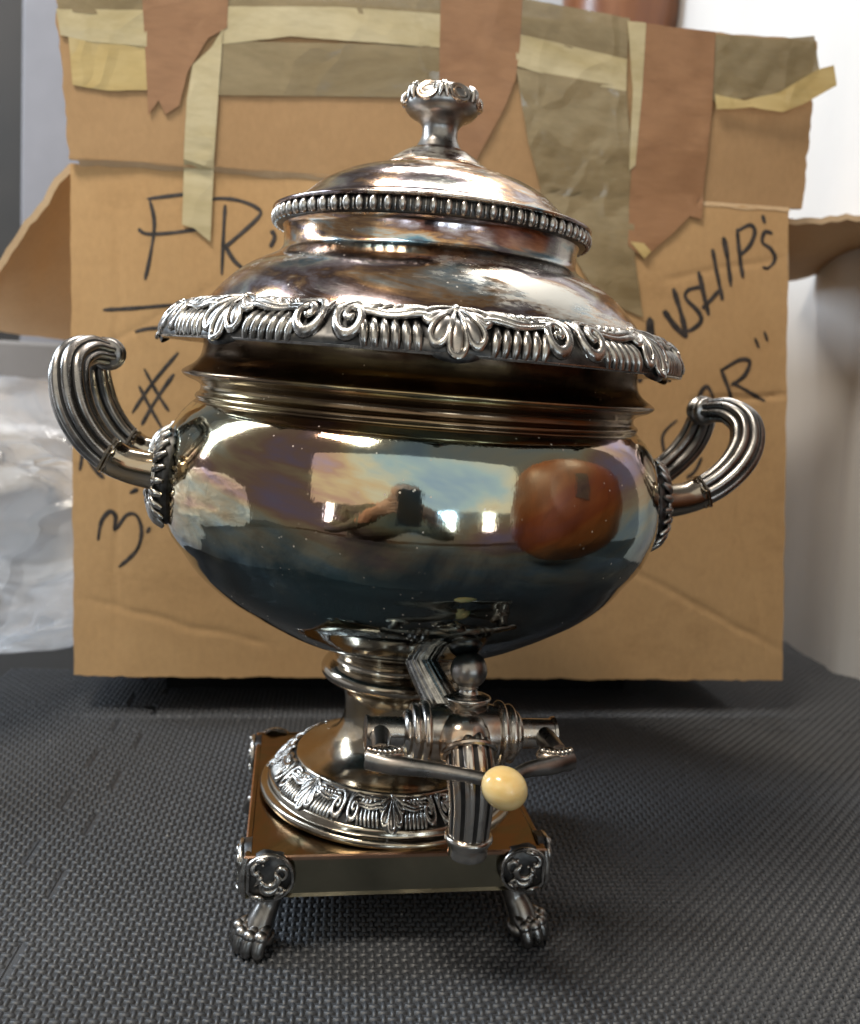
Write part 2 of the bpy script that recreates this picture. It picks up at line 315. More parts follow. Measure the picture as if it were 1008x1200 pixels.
MATM = Matrix.Translation((-0.195, 0.20, 0)) @ Matrix.Rotation(R(5.0), 4, 'Z')
mat_root = tag(empty('foam_mat'), 'black interlocking foam mat with a woven relief under the urn', kind='structure')
TABP, TABA = .060, .011
def seam(t, ph):                                      # square tabs with slanted flanks
    q = ((t/TABP+ph) % 1.0)
    if q < .06: return TABA*(q/.06*2-1)
    if q < .5: return TABA
    if q < .56: return TABA*(1-(q-.5)/.06*2)
    return -TABA
def seam_pts(t0, t1, ph):
    ks = sorted({t0, t1} | {k*TABP/1.0+(c-ph)*TABP for k in range(-30, 31) for c in (0, .06, .5, .56) if t0 < k*TABP+(c-ph)*TABP < t1})
    return [(t, seam(t, ph)) for t in ks]
XL, XR, YF, YB = -.46, .66, -.84, .62                 # outer extents in mat coordinates
GAP = .0001
def tile(poly, inside):
    bm = bmesh.new(); vs = [bm.verts.new((x, y, -.0008)) for x, y in poly]; f = bm.faces.new(vs); bm.normal_update()
    if f.normal.z < 0: f.normal_flip()
    r = bmesh.ops.extrude_face_region(bm, geom=[f]); vv = [g for g in r['geom'] if isinstance(g, bmesh.types.BMVert)]
    bmesh.ops.translate(bm, verts=vv, vec=(0, 0, 0)); low = vs
    for v in low: v.co.z = -.0100
    bmesh.ops.recalc_face_normals(bm, faces=bm.faces)
    te = [e for e in bm.edges if all(abs(v.co.z+.0008) < 1e-6 for v in e.verts)]
    bmesh.ops.bevel(bm, geom=te, offset=.0004, segments=2, affect='EDGES', clamp_overlap=True)
    me = bpy.data.meshes.new('foam_tile'); bm.to_mesh(me); bm.free(); me.materials.append(M_FOAM)
    o = link('foam_tile', me, mat_root, MATM)
    # woven relief: short bars, alternately along and across
    p = .0038; xs = np.array([q[0] for q in poly]); ys = np.array([q[1] for q in poly])
    ii, jj = np.meshgrid(np.arange(int(xs.min()/p)-1, int(xs.max()/p)+2), np.arange(int(ys.min()/p)-1, int(ys.max()/p)+2))
    ii = ii.ravel(); jj = jj.ravel(); cx = ii*p; cy = jj*p
    keep = np.array([inside(x, y) for x, y in zip(cx, cy)]); ii, jj, cx, cy = ii[keep], jj[keep], cx[keep], cy[keep]
    wp = np.stack([cx*math.cos(R(5))-cy*math.sin(R(5))-.195, cx*math.sin(R(5))+cy*math.cos(R(5))+.2], 1)
    view = (np.abs(wp[:, 0]-.0128) < (wp[:, 1]+.4618)*.56+.05) & (wp[:, 1] > -.20) & (wp[:, 1] < .52)
    ii, jj, cx, cy = ii[view], jj[view], cx[view], cy[view]
    hor = ((ii+jj) % 2 == 0); rng = np.random.default_rng(3)
    L0, W0, L1, W1, H = .0024, .0010, .0020, .00050, .0011
    hx0 = np.where(hor, L0, W0); hy0 = np.where(hor, W0, L0); hx1 = np.where(hor, L1, W1); hy1 = np.where(hor, W1, L1)
    h = H*(1+rng.normal(0, .10, len(cx)))
    V = np.zeros((len(cx), 8, 3))
    for k, (sx, sy) in enumerate(((-1, -1), (1, -1), (1, 1), (-1, 1))):
        V[:, k, 0] = cx+sx*hx0; V[:, k, 1] = cy+sy*hy0; V[:, k, 2] = -.0010
        V[:, 4+k, 0] = cx+sx*hx1; V[:, 4+k, 1] = cy+sy*hy1; V[:, 4+k, 2] = -.0008+h
    Fq = np.array([(4, 5, 6, 7), (0, 1, 5, 4), (1, 2, 6, 5), (2, 3, 7, 6), (3, 0, 4, 7)])
    Fa = (np.arange(len(cx))[:, None, None]*8 + Fq[None]).reshape(-1, 4)
    me = bpy.data.meshes.new('woven_relief'); nv = len(cx)*8; nf = len(Fa)
    me.vertices.add(nv); me.vertices.foreach_set('co', V.ravel()); me.loops.add(nf*4); me.loops.foreach_set('vertex_index', Fa.ravel().astype(np.int32))
    me.polygons.add(nf); me.polygons.foreach_set('loop_start', np.arange(nf, dtype=np.int32)*4); me.update(calc_edges=True); me.validate()
    me.polygons.foreach_set('use_smooth', [True]*nf)
    me.materials.append(M_FOAM); w = link('woven_relief', me, o); w['kind'] = 'stuff'
m_ = .0011
vs_f = seam_pts(YF, -TABA*0, .15); hs_r = seam_pts(0.0, XR, .35); hs_l = seam_pts(XL, 0.0, .62); vs_b = seam_pts(0.0, YB, .4)
sx_ = lambda y, ph: seam(y, ph)
# front right, front left, back right, back left
tile([(x+GAP, t) for t, x in vs_f] + [(t, y-GAP) for t, y in hs_r] + [(XR, YF)], lambda x, y: YF < y < seam(x, .35)-m_ and seam(y, .15)+m_ < x < XR)
tile([(XL, YF), (XL, seam(XL, .62)-GAP)] + [(t, y-GAP) for t, y in hs_l[1:]] + [(x-GAP, t) for t, x in reversed(vs_f)], lambda x, y: XL < x < seam(y, .15)-m_ and YF < y < seam(x, .62)-m_ and (x < -.02 or True))
tile([(x+GAP, t) for t, x in vs_b] + [(XR, YB), (XR, seam(XR, .35)+GAP)] + [(t, y+GAP) for t, y in reversed(hs_r)], lambda x, y: seam(x, .35)+m_ < y < YB and seam(y, .4)+m_ < x < XR)
tile([(-.128, seam(-.128, .62)+GAP), (-.128, .085), (-.120, .093)] + [(seam(.093, .4)-GAP, .093)] + [(x-GAP, t) for t, x in reversed(vs_b) if t < .093] + [(t, y+GAP) for t, y in reversed(hs_l) if t > -.128], lambda x, y: -.126 < x < seam(y, .4)-m_ and seam(x, .62)+m_ < y < .091)

# ------------------------------------------------------------------ the urn
urn = tag(empty('hot_water_urn'), 'tarnished silver two handled hot water urn with tap standing on black mat', 'urn')
BM = Matrix.Translation((.0015, 0, .05)) @ Matrix.Rotation(R(1.5), 4, 'Y') @ Matrix.Translation((0, 0, -.05))
BMY = BM @ Matrix.Rotation(R(10), 4, 'Z')
PLM = Matrix.Rotation(R(8.6), 4, 'Z')
def fine(prof, n=5):
    return [(p.x, p.y) for p in spline([(a, b, 0) for a, b in prof], n)]
# plinth: square slab with a bared copper edge
def plinth():
    h, t, b = .070, .0478, .0275
    def sq(hh, z): return [(-hh, -hh, z), (hh, -hh, z), (hh, hh, z), (-hh, hh, z)]
    m = MB(); m.grid([sq(h-.0016, t-.003), sq(h-.0016, b+.0012), sq(h-.0004, b)], True, 1)
    m.grid([sq(h-.0016, t-.003), sq(h+.0002, t-.0022), sq(h+.0004, t-.0006), sq(h-.0004, t)], True, 2)
    m.grid([sq(h-.0004, t), sq(h-.0022, t), sq(h-.0026, t-.0004), sq(h*.93, t-.0004), sq(.02, t-.0004)], True, 0, False, True)
    m.f.append(tuple(range(8, 12))); m.m.append(1)
    return m.build('plinth', [M_PLTOP, M_PLSIDE, M_COPPER], urn, True, 25, PLM)
plinth()

# corner feet: leafy mount over the plinth corner and a lion paw
def foot_mesh():
    mount = MB(); paw = MB(); S2 = math.sqrt(.5); rnd = random.Random(4)
    # local frame: plinth corner at the origin, the plinth lies in x > 0, y > 0; faces are x = 0 and y = 0
    for side in (0, 1):
        def face(u, v, w): return Vector((u, -w, v)) if side == 0 else Vector((-w, u, v))
        rows = []
        cu, cv, ru, rv = .0090, .0385, .0115, .0108
        for k, (q, w) in enumerate(((1.02, -.001), (1.0, .0022), (.86, .0034), (.55, .0040), (.05, .0046))):
            rows.append([face(max(-.0012, cu+ru*q*(1+.07*math.cos(5*a+.6))*math.cos(a)), cv+rv*q*(1+.05*math.cos(7*a))*math.sin(a)*(1 if math.sin(a) > 0 else 1.05), w) for a in [2*math.pi*j/28 for j in range(28)]])
        mount.grid(rows, True, 1, False, True)
        ring = [face(max(0, cu+ru*.97*math.cos(a)), cv+rv*.97*math.sin(a), .0036) for a in [2*math.pi*j/30 for j in range(30)]]
        mount.tube(ring, .00105, 6, closed=True)
        for (a0, rr, c0, c1, turn, th) in ((2.6, .0066, .0105, .0395, 4.6, .0011), (0.4, .0056, .0085, .0360, -4.2, .0010), (5.0, .0040, .0140, .0415, 4.0, .0008), (1.4, .0036, .0045, .0425, 4.0, .0008), (3.4, .0030, .0135, .0340, 4.2, .0007)):
            path = []; n = 16
            for i in range(n+1):
                t = i/n; a = a0+turn*t; r = rr*(1-.75*t); path.append(face(max(.0004, c0+r*math.cos(a)), c1+r*math.sin(a), .0044+.0006*t))
            mount.tube(path, lerp_list([th*.7, th*1.6, th*1.7, th*1.2], n+1), 7)
        for k in range(9): mount.ball(face(rnd.uniform(.004, .016), rnd.uniform(.032, .046), .0046), .0009, n=6, m=4)
        for (u0, v0, u1, v1) in ((.002, .046, .009, .0475), (.001, .0300, .008, .0280), (.012, .0290, .0165, .0330), (.003, .035, .006, .0405)):
            mount.tube(spline([face(u0, v0, .0038), face((u0+u1)/2+.001, (v0+v1)/2+.001, .0050), face(u1, v1, .0038)], 4), lerp_list([.0006, .0013, .0006], 9), 6)
    mount.tube([(-.0016, -.0016, .0285), (-.0024, -.0024, .034), (-.0020, -.0020, .041), (-.0012, -.0012, .047)], [.0010, .0018, .0016, .0012], 8)
    def D(d, s, z): d -= .0080; return Vector((-d*S2 - s*S2, -d*S2 + s*S2, z))    # d outwards, s sideways
    paw.tube(spline([D(-.0085, 0, .0290), D(-.0070, 0, .0235), D(-.0050, 0, .0180), D(-.0010, 0, .0120), D(.0015, 0, .0065)], 5), lerp_list([.0076, .0056, .0052, .0062, .0070], 21), 14, 5, .05)
    paw.ball(D(.000, 0, .0048), .0080, .0080, .0048, 14, 8)
    for i, s in enumerate((-.0066, -.0023, .0023, .0066)):
        f = .0085 if abs(s) < .004 else .0060
        paw.tube(spline([D(f-.0062, s*.85, .0112), D(f-.0035, s, .0106), D(f, s*1.08, .0082), D(f+.0016, s*1.12, .0040), D(f+.0022, s*1.1, .0015)], 4), lerp_list([.0016, .0026, .0031, .0030, .0019], 17), 12)
        paw.ball(D(f+.0014, s*1.14, .0030), .0028, .0028, .0028, 10, 8)
        paw.ball(D(f-.0005, s*1.08, .0096), .0034, .0034, .0030, 12, 8)
    return mount.mesh('leaf_mount', [M_RELIEF, M_OX], True, 60), paw.mesh('paw_foot', [M_GUN], True, 70)
mount_me, paw_me = foot_mesh()
for k in range(4):
    M = PLM @ Matrix.Rotation(math.pi/2*k, 4, 'Z') @ Matrix.Translation((-.070+.0016, -.070+.0016, 0))
    p = link('paw_foot', paw_me, urn, M); link('leaf_mount', mount_me, p)

# ornament borders: one 45 degree repeat of shell, leaf strands, gadroons and scrolls, in flat strip coordinates
def strip_parts(k=1.0):
    """returns {name: MB} in strip coordinates (u along, w out, v up), millimetre drawing scaled by k"""
    mm = .001*k; out = {}
    def T(u, v, w): return Vector((u*mm, w*mm, v*mm))
    sh = MB()
    rows = []
    for q, w in ((1.0, -.6), (.96, .9), (.75, 1.5), (.4, 2.2), (.05, 2.5)):
        rows.append([T(14.0*q*math.cos(a), 7.2+9.0*q*math.sin(a)*(1.05 if math.sin(a) < 0 else 1.0), w) for a in [2*math.pi*j/26 for j in range(26)]])
    sh.grid(rows, True, 1, False, True)
    for th, L, wd in ((0, 18.5, 3.4), (30, 17.2, 3.3), (-30, 17.2, 3.3), (60, 14.5, 2.6), (-60, 14.5, 2.6)):
        a = R(th); ca, sa = math.cos(a), math.sin(a); pts = []
        for (l, s) in ((0, .3), (L*.45, .55*wd), (L*.75, .95*wd), (L*.93, .75*wd), (L, 0), (L*.93, -.75*wd), (L*.75, -.95*wd), (L*.45, -.55*wd), (0, -.3)):
            pts.append(T(l*sa+s*ca, 16.8-l*ca+s*sa, 2.3+1.5*math.sin(math.pi*min(1, l/L*.9))))
        sp = spline(pts, 4); sh.tube(sp, lerp_list([.5*mm, .8*mm, 1.0*mm, 1.15*mm, 1.25*mm, 1.15*mm, 1.0*mm, .8*mm, .5*mm], len(sp)), 7)
    for th, L, wd in ((0, 18.5, 3.4), (30, 17.2, 3.3), (-30, 17.2, 3.3), (60, 14.5, 2.6), (-60, 14.5, 2.6)):
        a = R(th); c = T(L*.66*math.sin(a), 16.8-L*.66*math.cos(a), 2.5); rot = Matrix.Rotation(-a, 3, 'Y')
        sh.ball(c, wd*.80*mm, 1.5*mm, L*.32*mm, 12, 8, rot, 2)
    sh.ball(T(0, 16.5, 2.2), 2.2*mm, 1.8*mm, 1.8*mm, 10, 6)
    out['shell'] = sh
    for sg in (1, -1):
        g = []
        lf = MB()
        for v0, v1, w, r0, wob in ((12.8, 11.2, 2.5, 1.9, .5), (15.4, 14.0, 1.5, 1.7, -.4), (10.4, 9.6, 2.8, 1.3, .5)):
            pts = [T(sg*u, v0+(v1-v0)*t+wob*math.sin(t*9), w+.5*math.sin(t*7)) for t, u in [(i/9, 7+ (38-7)*i/9) for i in range(10)]]
            sp = spline(pts, 3); lf.tube(sp, lerp_list([.4*mm, r0*mm, r0*.9*mm, r0*.7*mm, r0*.8*mm], len(sp)), 7)
        for i in range(5):                            # small leaf tongues lying across the strands
            u = 12+i*4.4; sp = spline([T(sg*u, 15.6, 1.6), T(sg*(u+2.2), 13.6, 3.3), T(sg*(u+5.2), 11.0, 2.9)], 4); lf.tube(sp, lerp_list([.3*mm, 1.15*mm, .3*mm], len(sp)), 7)
        out['leaf_strand%d' % sg] = lf
        sc = MB(); pts = []
        n = 34
        for i in range(n+1):
            t = i/n; a = R(100) - 2*math.pi*1.55*t; r = 6.4*(1-t)**.85+.5
            pts.append(T(sg*(40.2+r*math.cos(a)*1.0), 8.2+r*math.sin(a)*1.15, 1.6+2.2*t))
        pts = [T(sg*30, 15.2, 1.4), T(sg*34.5, 15.6, 1.7)] + pts
        sc.tube(pts, lerp_list([.8*mm, 1.8*mm, 2.0*mm, 1.8*mm, 1.6*mm, 1.3*mm, .9*mm], len(pts)), 8)
        sc.ball(T(sg*40.2, 8.2, 2.2), 1.7*mm, 1.6*mm, 1.7*mm, 8, 6)
        pts2 = spline([T(sg*47.0, 16.2, 1.4), T(sg*46.6, 11, 2.6), T(sg*46.0, 5.5, 2.0), T(sg*44.0, .8, .8)], 5)
        sc.tube(pts2, lerp_list([.5*mm, 1.3*mm, 1.3*mm, .5*mm], len(pts2)), 7)
        out['scroll%d' % sg] = sc
        for i in range(6):
            gd = MB(); u = sg*(14.6+i*4.0); sp = spline([T(u-sg*.9, .7, .4), T(u-sg*.3, 2.6, 1.7), T(u+sg*.4, 5.6, 1.7), T(u+sg*1.3, 9.2, .8)], 4)
            gd.tube(sp, lerp_list([1.35*mm, 1.95*mm, 1.9*mm, 1.2*mm], len(sp)), 8); g.append(gd)
        out['gad%d' % sg] = g
    return out
def border(parent, parts, Rmid, vmap, k, phase, M0):
    """wrap the strip round a ring; vmap(v) -> (r, z, nr, nz)"""
    def wrap(mb):
        def fn(p):
            a = p.x/Rmid; r, z, nr, nz = vmap(p.z); r += nr*p.y; z += nz*p.y
            return Vector((r*math.sin(a), -r*math.cos(a), z))
        return mb.map(fn)
    L = []
    L.append(('shell', wrap(parts['shell']).mesh('shell', [M_RELIEF, M_OX, M_GUN], True, 60)))
    for sg in (1, -1):
        L.append(('leaf_strand', wrap(parts['leaf_strand%d' % sg]).mesh('leaf_strand', [M_RELIEF], True, 70)))
        L.append(('scroll', wrap(parts['scroll%d' % sg]).mesh('scroll', [M_RELIEF], True, 70)))
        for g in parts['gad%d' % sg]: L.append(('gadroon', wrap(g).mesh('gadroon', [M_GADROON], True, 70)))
    for q in range(8):
        M = M0 @ Matrix.Rotation(R(phase+45*q), 4, 'Z')
        for nm, me in L: link(nm, me, parent, M)

# pedestal
ped_prof = fine([(.0600, .0474), (.0668, .0476), (.0676, .0492), (.0668, .0508), (.0645, .0516)], 3) + fine([(.0640, .0520), (.0632, .0545), (.0622, .0552)], 3)
ped_up = fine([(.0500, .0652), (.0490, .0664), (.0440, .0676), (.0370, .0708), (.0305, .0762), (.0270, .0830), (.0259, .0900), (.0264, .0970), (.0285, .1030), (.0325, .1072)], 5) + \
         fine([(.0328, .1074), (.0385, .1090), (.0398, .1120), (.0385, .1150), (.0345, .1172)], 4) + fine([(.0338, .1174), (.0330, .1195), (.0350, .1235), (.0400, .1272)], 3)
pm = MB(); pm.lathe(ped_prof, 96, 0); pm.lathe([ped_prof[-1], (.0565, .0580), (.0520, .0635), ped_up[0]], 96, 1); pm.lathe(ped_up, 96, 0)
ped = pm.build('pedestal', [M_FOOT, M_OX], urn, True, 50, BM)
KP = .44
def vm_ped(v):
    t = v/(17.5*.001*KP); r = .0622+(.0498-.0622)*t; z = .0550+(.0655-.0550)*t; return r, z, .62, .78
border(ped, strip_parts(KP), .0555, vm_ped, KP, 4.0, Matrix.Identity(4))

# vessel: bowl, neck, band
bowl = fine([(.030, .1225), (.047, .1296), (.0640, .1364), (.0787, .1444), (.0890, .1508), (.0982, .1572), (.1070, .1655), (.1140, .1752), (.1200, .1836), (.1240, .1942), (.1258, .2030), (.1257, .2120), (.1244, .2220), (.1212, .2330), (.1165, .2410), (.1118, .2460)], 6)
neck = fine([(.1112, .2464), (.1105, .2474), (.1111, .2487), (.1106, .2500), (.1092, .2511), (.1086, .2528), (.1090, .2545), (.1112, .2559), (.1152, .2574), (.1175, .2591), (.1177, .2604), (.1160, .2619), (.1124, .2643), (.1097, .2676), (.1086, .2715), (.1083, .2760), (.1088, .2800)], 4)
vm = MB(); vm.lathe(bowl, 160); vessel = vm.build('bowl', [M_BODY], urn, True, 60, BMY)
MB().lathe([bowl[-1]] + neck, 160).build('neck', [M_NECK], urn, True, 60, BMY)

# drooping rim with cast border
def rmod(a, r, z):
    q = math.cos(8*(a+math.pi/2-R(6.4))); return 1 + .010*max(0, (r-.117)/.012)*(abs(q)**2)
rp = [(.1085, .2795), (.1180, .2780), (.1255, .2752), (.1272, .2750)] + fine([(.1278, .2756), (.1276, .2785), (.1245, .2830), (.1200, .2880), (.1150, .2915), (.1110, .2925)], 4) + [(.1085, .2915), (.1085, .2795)]
rimb = MB().lathe(rp, 192, lambda i, j: 0 if i < 2 else (2 if i < 5 else 1), mod=rmod).build('rim', [M_NECK, M_OX, M_RELIEF], urn, True, 45, BM)
def vm_rim(v):
    t = v/.0175; r = .1279+(.1120-.1279)*t + .0022*math.sin(math.pi*max(0, min(1, t))); z = .2752+(.2928-.2752)*t + .0018*math.sin(math.pi*max(0, min(1, t))); return r, z, .76, .65
border(rimb, strip_parts(1.0), .125, vm_rim, 1.0, 6.4, Matrix.Identity(4))

# lid
lid_low = fine([(.1105, .2905), (.1085, .2940), (.1060, .2975), (.1012, .3032), (.0940, .3102), (.0865, .3153), (.0795, .3188), (.0750, .3218), (.0732, .3255), (.0733, .3320), (.0742, .3345)], 5)
lid_ring = [(.0742, .3345), (.0765, .3347), (.0772, .3356), (.0772, .3404), (.0765, .3412)]
lid_top = fine([(.0765, .3412), (.0790, .3416), (.0792, .3430), (.0760, .3440), (.0700, .3455)], 3) + fine([(.0695, .3462), (.0640, .3506), (.0570, .3568), (.0490, .3614), (.0420, .3642), (.0345, .3662), (.0285, .3672)], 4) + \
          fine([(.0283, .3674), (.0279, .3690), (.0264, .3698), (.0235, .3722), (.0195, .3752), (.0150, .3780), (.0118, .3792)], 4)
lm = MB(); lm.lathe(lid_low, 128, 0); lm.lathe(lid_ring, 128, 1); lm.lathe(lid_top, 128, lambda i, j: 2 if 37 <= i < 41 or i in (10, 11) else 0)
lid = lm.build('lid', [M_LID, M_OX, M_COPPER], urn, True, 50, BMY)
bead = MB().ball((0, -.0778, .3380), .00185, .0022, .0034, 10, 8).mesh('bead', [M_RELIEF]); bar = MB().ball((0, -.0772, .3380), .0006, .0014, .0030, 6, 6).mesh('bead_spacer', [M_RELIEF])
NB = 76
for i in range(NB):
    link('bead', bead, lid, Matrix.Rotation(2*math.pi*i/NB, 4, 'Z')); link('bead_spacer', bar, lid, Matrix.Rotation(2*math.pi*(i+.5)/NB, 4, 'Z'))
fin = MB(); fin.lathe(fine([(.0122, .3788), (.0112, .3802), (.0096, .3830), (.0088, .3862), (.0092, .3900), (.0118, .3928), (.0158, .3950), (.0182, .3978), (.0188, .4010), (.0180, .4045), (.0150, .4078), (.0100, .4092), (.0040, .4086), (.0008, .4084)], 5), 64, 0, False, True)
fin.build('finial', [M_GUN], lid, True, 60)
def rosette():
    m = MB(); ring = lambda rr, w: [Vector((rr*math.cos(a), -w, rr*.92*math.sin(a))) for a in [2*math.pi*j/20 for j in range(20)]]
    m.grid([ring(.0048, -.0016), ring(.0040, .0006), ring(.0026, .0008), ring(.0020, -.0002), ring(.0002, -.0003)], True, lambda i, j: 1 if i >= 2 else 0, False, True)
    m.tube(ring(.0042, .0006), .0009, 6, closed=True); m.tube(ring(.0027, .0010), .0008, 6, closed=True)
    for s in (-1, 1): m.tube(spline([(s*.0058, 0, -.0030), (s*.0066, -.0012, .0010), (s*.0058, -.0006, .0044)], 4), lerp_list([.0005, .0013, .0006], 9), 6)
    return m
tilt = Matrix.Translation((0, -.0172, .4028)) @ Matrix.Rotation(R(-26), 4, 'X') @ Matrix.Scale(1.16, 4) @ Matrix.Translation((0, .0001, 0))
ros = rosette().map(lambda p: tilt @ p).mesh('finial_rosette', [M_WORN, M_BLACK], True, 60)
for k in range(7): link('finial_rosette', ros, lid, Matrix.Rotation(R(-34+360/7*k), 4, 'Z'))
MB().ball((0, 0, .4088), .006, .006, .0022, 14, 8).build('finial_boss', [M_GUN], lid)

# handles
def handle(sg):
    def P(o, t, z): return Vector((sg*o, -t, z))
    half = [(.1445, .0300, .2185), (.1540, .0310, .2262), (.1630, .0310, .2375), (.1685, .0290, .2500), (.1690, .0240, .2605), (.1645, .0150, .2660), (.1590, .0060, .2655)]
    pts = half + [(.1570, 0, .2648)] + [(o, -t, z) for o, t, z in reversed(half)]
    k_o, k_z = (.0045, 0.0) if sg < 0 else (0.0, .0045)      # the two handles are not quite alike
    pts = [(o-k_o*min(1, max(0, (z-.2185)/.03)), t, z-k_z*min(1, max(0, (z-.2185)/.03))) for o, t, z in pts]
    sp = spline([P(*p) for p in pts], 7)
    h = MB(); h.tube(sp, lerp_list([.0070, .0076, .0081, .0079, .0070, .0058, .0058, .0058, .0070, .0079, .0081, .0076, .0070], len(sp)), 64, 8, .12, 0, groove=1, up=(0, 0, 1))
    ho = h.build('handle', [M_GUN, M_BLACK], urn, True, 75, BMY)
    for q in (-1, 0, 1):
        c = MB(); d = Vector((0, 1, 0)); ctr = P(.1570-k_o, q*.0046, .2650-k_z)
        c.tube([ctr+d*(x*.001) for x in (-1.9, -1.2, 0, 1.2, 1.9)], [.0060, .0070, .0075 if q else .0080, .0070, .0060], 20); c.build('wrap_ring', [M_GUN], ho, True, 70)
    for s in (1, -1):
        a0 = P(.1180, s*.0300, .2130); a1 = P(.1290, s*.0300, .2138); a2 = P(.1385, s*.0300, .2158); a3 = P(.1448, s*.0300, .2188)
        MB().tube(spline([a0, a1, a2, a3], 5), lerp_list([.0098, .0086, .0080, .0084], 16), 24).build('stub', [M_FOOT], ho)
        c = MB(); dr = (a3-a2).normalized()
        c.tube([a3+dr*x*.001 for x in (-2.2, -2.1, -1.0, -.3, .3, 1.0, 2.1, 2.2)], [.0070, .0090, .0096, .0088, .0088, .0100, .0098, .0070], 6); c.build('collar', [M_FOOT], ho, True, 30)
        # leafy seat plate lying on the bowl
        th = math.atan2(s*.030, .1215); rad = .1249
        def on(u, v, w):
            z = .2110+v; rr = float(np.interp(z, [p[1] for p in bowl], [p[0] for p in bowl])) + w; a = th + u/rad
            return Vector((sg*rr*math.cos(a), -rr*math.sin(a), z))
        pl = MB(); rows = []
        for q, w in ((1.0, -.0008), (.98, .0022), (.85, .0034), (.5, .0048), (.15, .0060)):
            rows.append([on(.0150*q*math.cos(a), .0225*q*math.sin(a), w) for a in [2*math.pi*j/36 for j in range(36)]])
        pl.grid(rows, True, 1, False, True)
        n = 22
        for j in range(n):
            a = 2*math.pi*j/n; ca, sa = math.cos(a), math.sin(a)
            spp = spline([on(.0085*ca, .0125*sa, .0050), on(.0125*ca, .0185*sa, .0052), on(.0156*ca, .0236*sa, .0022)], 3)
            pl.tube(spp, lerp_list([.0009, .0017, .0019, .0010], len(spp)), 7)
        pl.tube([on(.0096*math.cos(a), .0140*math.sin(a), .0052) for a in [2*math.pi*j/30 for j in range(30)]], .0010, 6, closed=True)
        pl.build('seat_plate', [M_RELIEF, M_OX], ho, True, 60)
handle(-1); handle(1)

# tap
TM = BM @ Matrix.Rotation(R(21), 4, 'Z')
def TP(l, rho, z): return Vector((l, -(rho-.0105), z-.0040))
LX = Matrix.Rotation(math.pi/2, 4, 'Y')
VC = TP(0, .0985, .1168)
RV = Matrix.Translation(VC) @ Matrix.Rotation(R(-11), 4, 'Z') @ Matrix.Translation(-VC)
sv = MB()
sv.lathe(fine([(.0122, -.0150), (.0132, -.0085), (.0136, 0), (.0132, .0085), (.0122, .0150)], 4), 40, 0, True, True, axis=Matrix.Translation(VC) @ LX)
spig = sv.build('tap', [M_WORN], urn, True, 50, TM @ RV)
pp = spline([TP(-.0150, .0690, .1500), TP(-.0130, .0755, .1425), TP(-.0090, .0835, .1330), TP(-.0030, .0950, .1205)], 5)
MB().tube(pp, lerp_list([.0064, .0066, .0074, .0086], len(pp)), 72, 18, .03).build('feed_pipe', [M_RELIEF], spig, True, 75, RV.inverted())
for s in (-1, 1):
    A = Matrix.Translation(VC) @ LX
    prof = fine([(.0122, .0148), (.0140, .0160), (.0140, .0178), (.0126, .0190)], 3) + fine([(.0118, .0192), (.0126, .0204), (.0126, .0222), (.0110, .0232)], 3) + fine([(.0094, .0234), (.0098, .0246), (.0080, .0262)], 3)
    MB().lathe([(r, s*z) for r, z in prof], 40, 0, True, True, axis=A).build('flange', [M_WORN], spig, True, 40)
    MB().lathe([(.0066, s*.0258), (.0066, s*.0410), (.0074, s*.0412), (.0076, s*.0424), (.0060, s*.0426), (.0040, s*.0424)], 28, 0, False, True, axis=A).build('key_barrel', [M_WORN], spig, True, 40)
zt = Matrix.Translation(VC + Vector((.002, .0015, .0004))) @ Matrix.Rotation(R(-6), 4, 'X')
MB().lathe(fine([(.0070, .0110), (.0100, .0136), (.0106, .0148), (.0096, .0158), (.0056, .0163)], 3) + fine([(.0050, .0168), (.0045, .0185), (.0050, .0205)], 3), 36, 0, True, True, axis=zt).build('cap', [M_WORN], spig, True, 45)
MB().ball(zt @ Vector((0, 0, .0268)), .0082, n=28, m=18).build('ball_finial', [M_GUN], spig)
sp = spline([TP(.001, .1020, .1180), TP(.001, .1120, .1140), TP(.0015, .1170, .1050), TP(.002, .1188, .0940), TP(.002, .1190, .0790)], 7)
MB().tube(sp, lerp_list([.0080, .0100, .0102, .0092, .0084], len(sp)), 60, 10, .05, 0, groove=1, up=(1, 0, 0)).build('spout', [M_WORN, M_BLACK], spig, True, 75)
A = Matrix.Translation(TP(.002, .1190, .0720))
MB().lathe(fine([(.0078, .0000), (.0084, .0004), (.0086, .0040), (.0096, .0062), (.0104, .0078), (.0098, .0092), (.0080, .0098)], 3) + [], 36, 0, False, True, axis=A).lathe([(.0078, 0), (.0066, .0002), (.0064, .008)], 36, 1, False, True, axis=A).build('spout_lip', [M_WORN, M_OX], spig, True, 45)
MB().ball(TP(-.001, .1045, .1168), .0132, .0132, .0128, 24, 16).build('spout_socket', [M_WORN], spig)
dd = (sp[9]-sp[6]).normalized(); e1 = Vector((1, 0, 0)); e2 = dd.cross(e1).normalized()
arch = [sp[7]+(e1*math.cos(a)+e2*math.sin(a))*.0110 for a in [2*math.pi*j/28 for j in range(28)]]
MB().tube(arch, .0013, 8, closed=True).build('spout_collar', [M_WORN], spig)
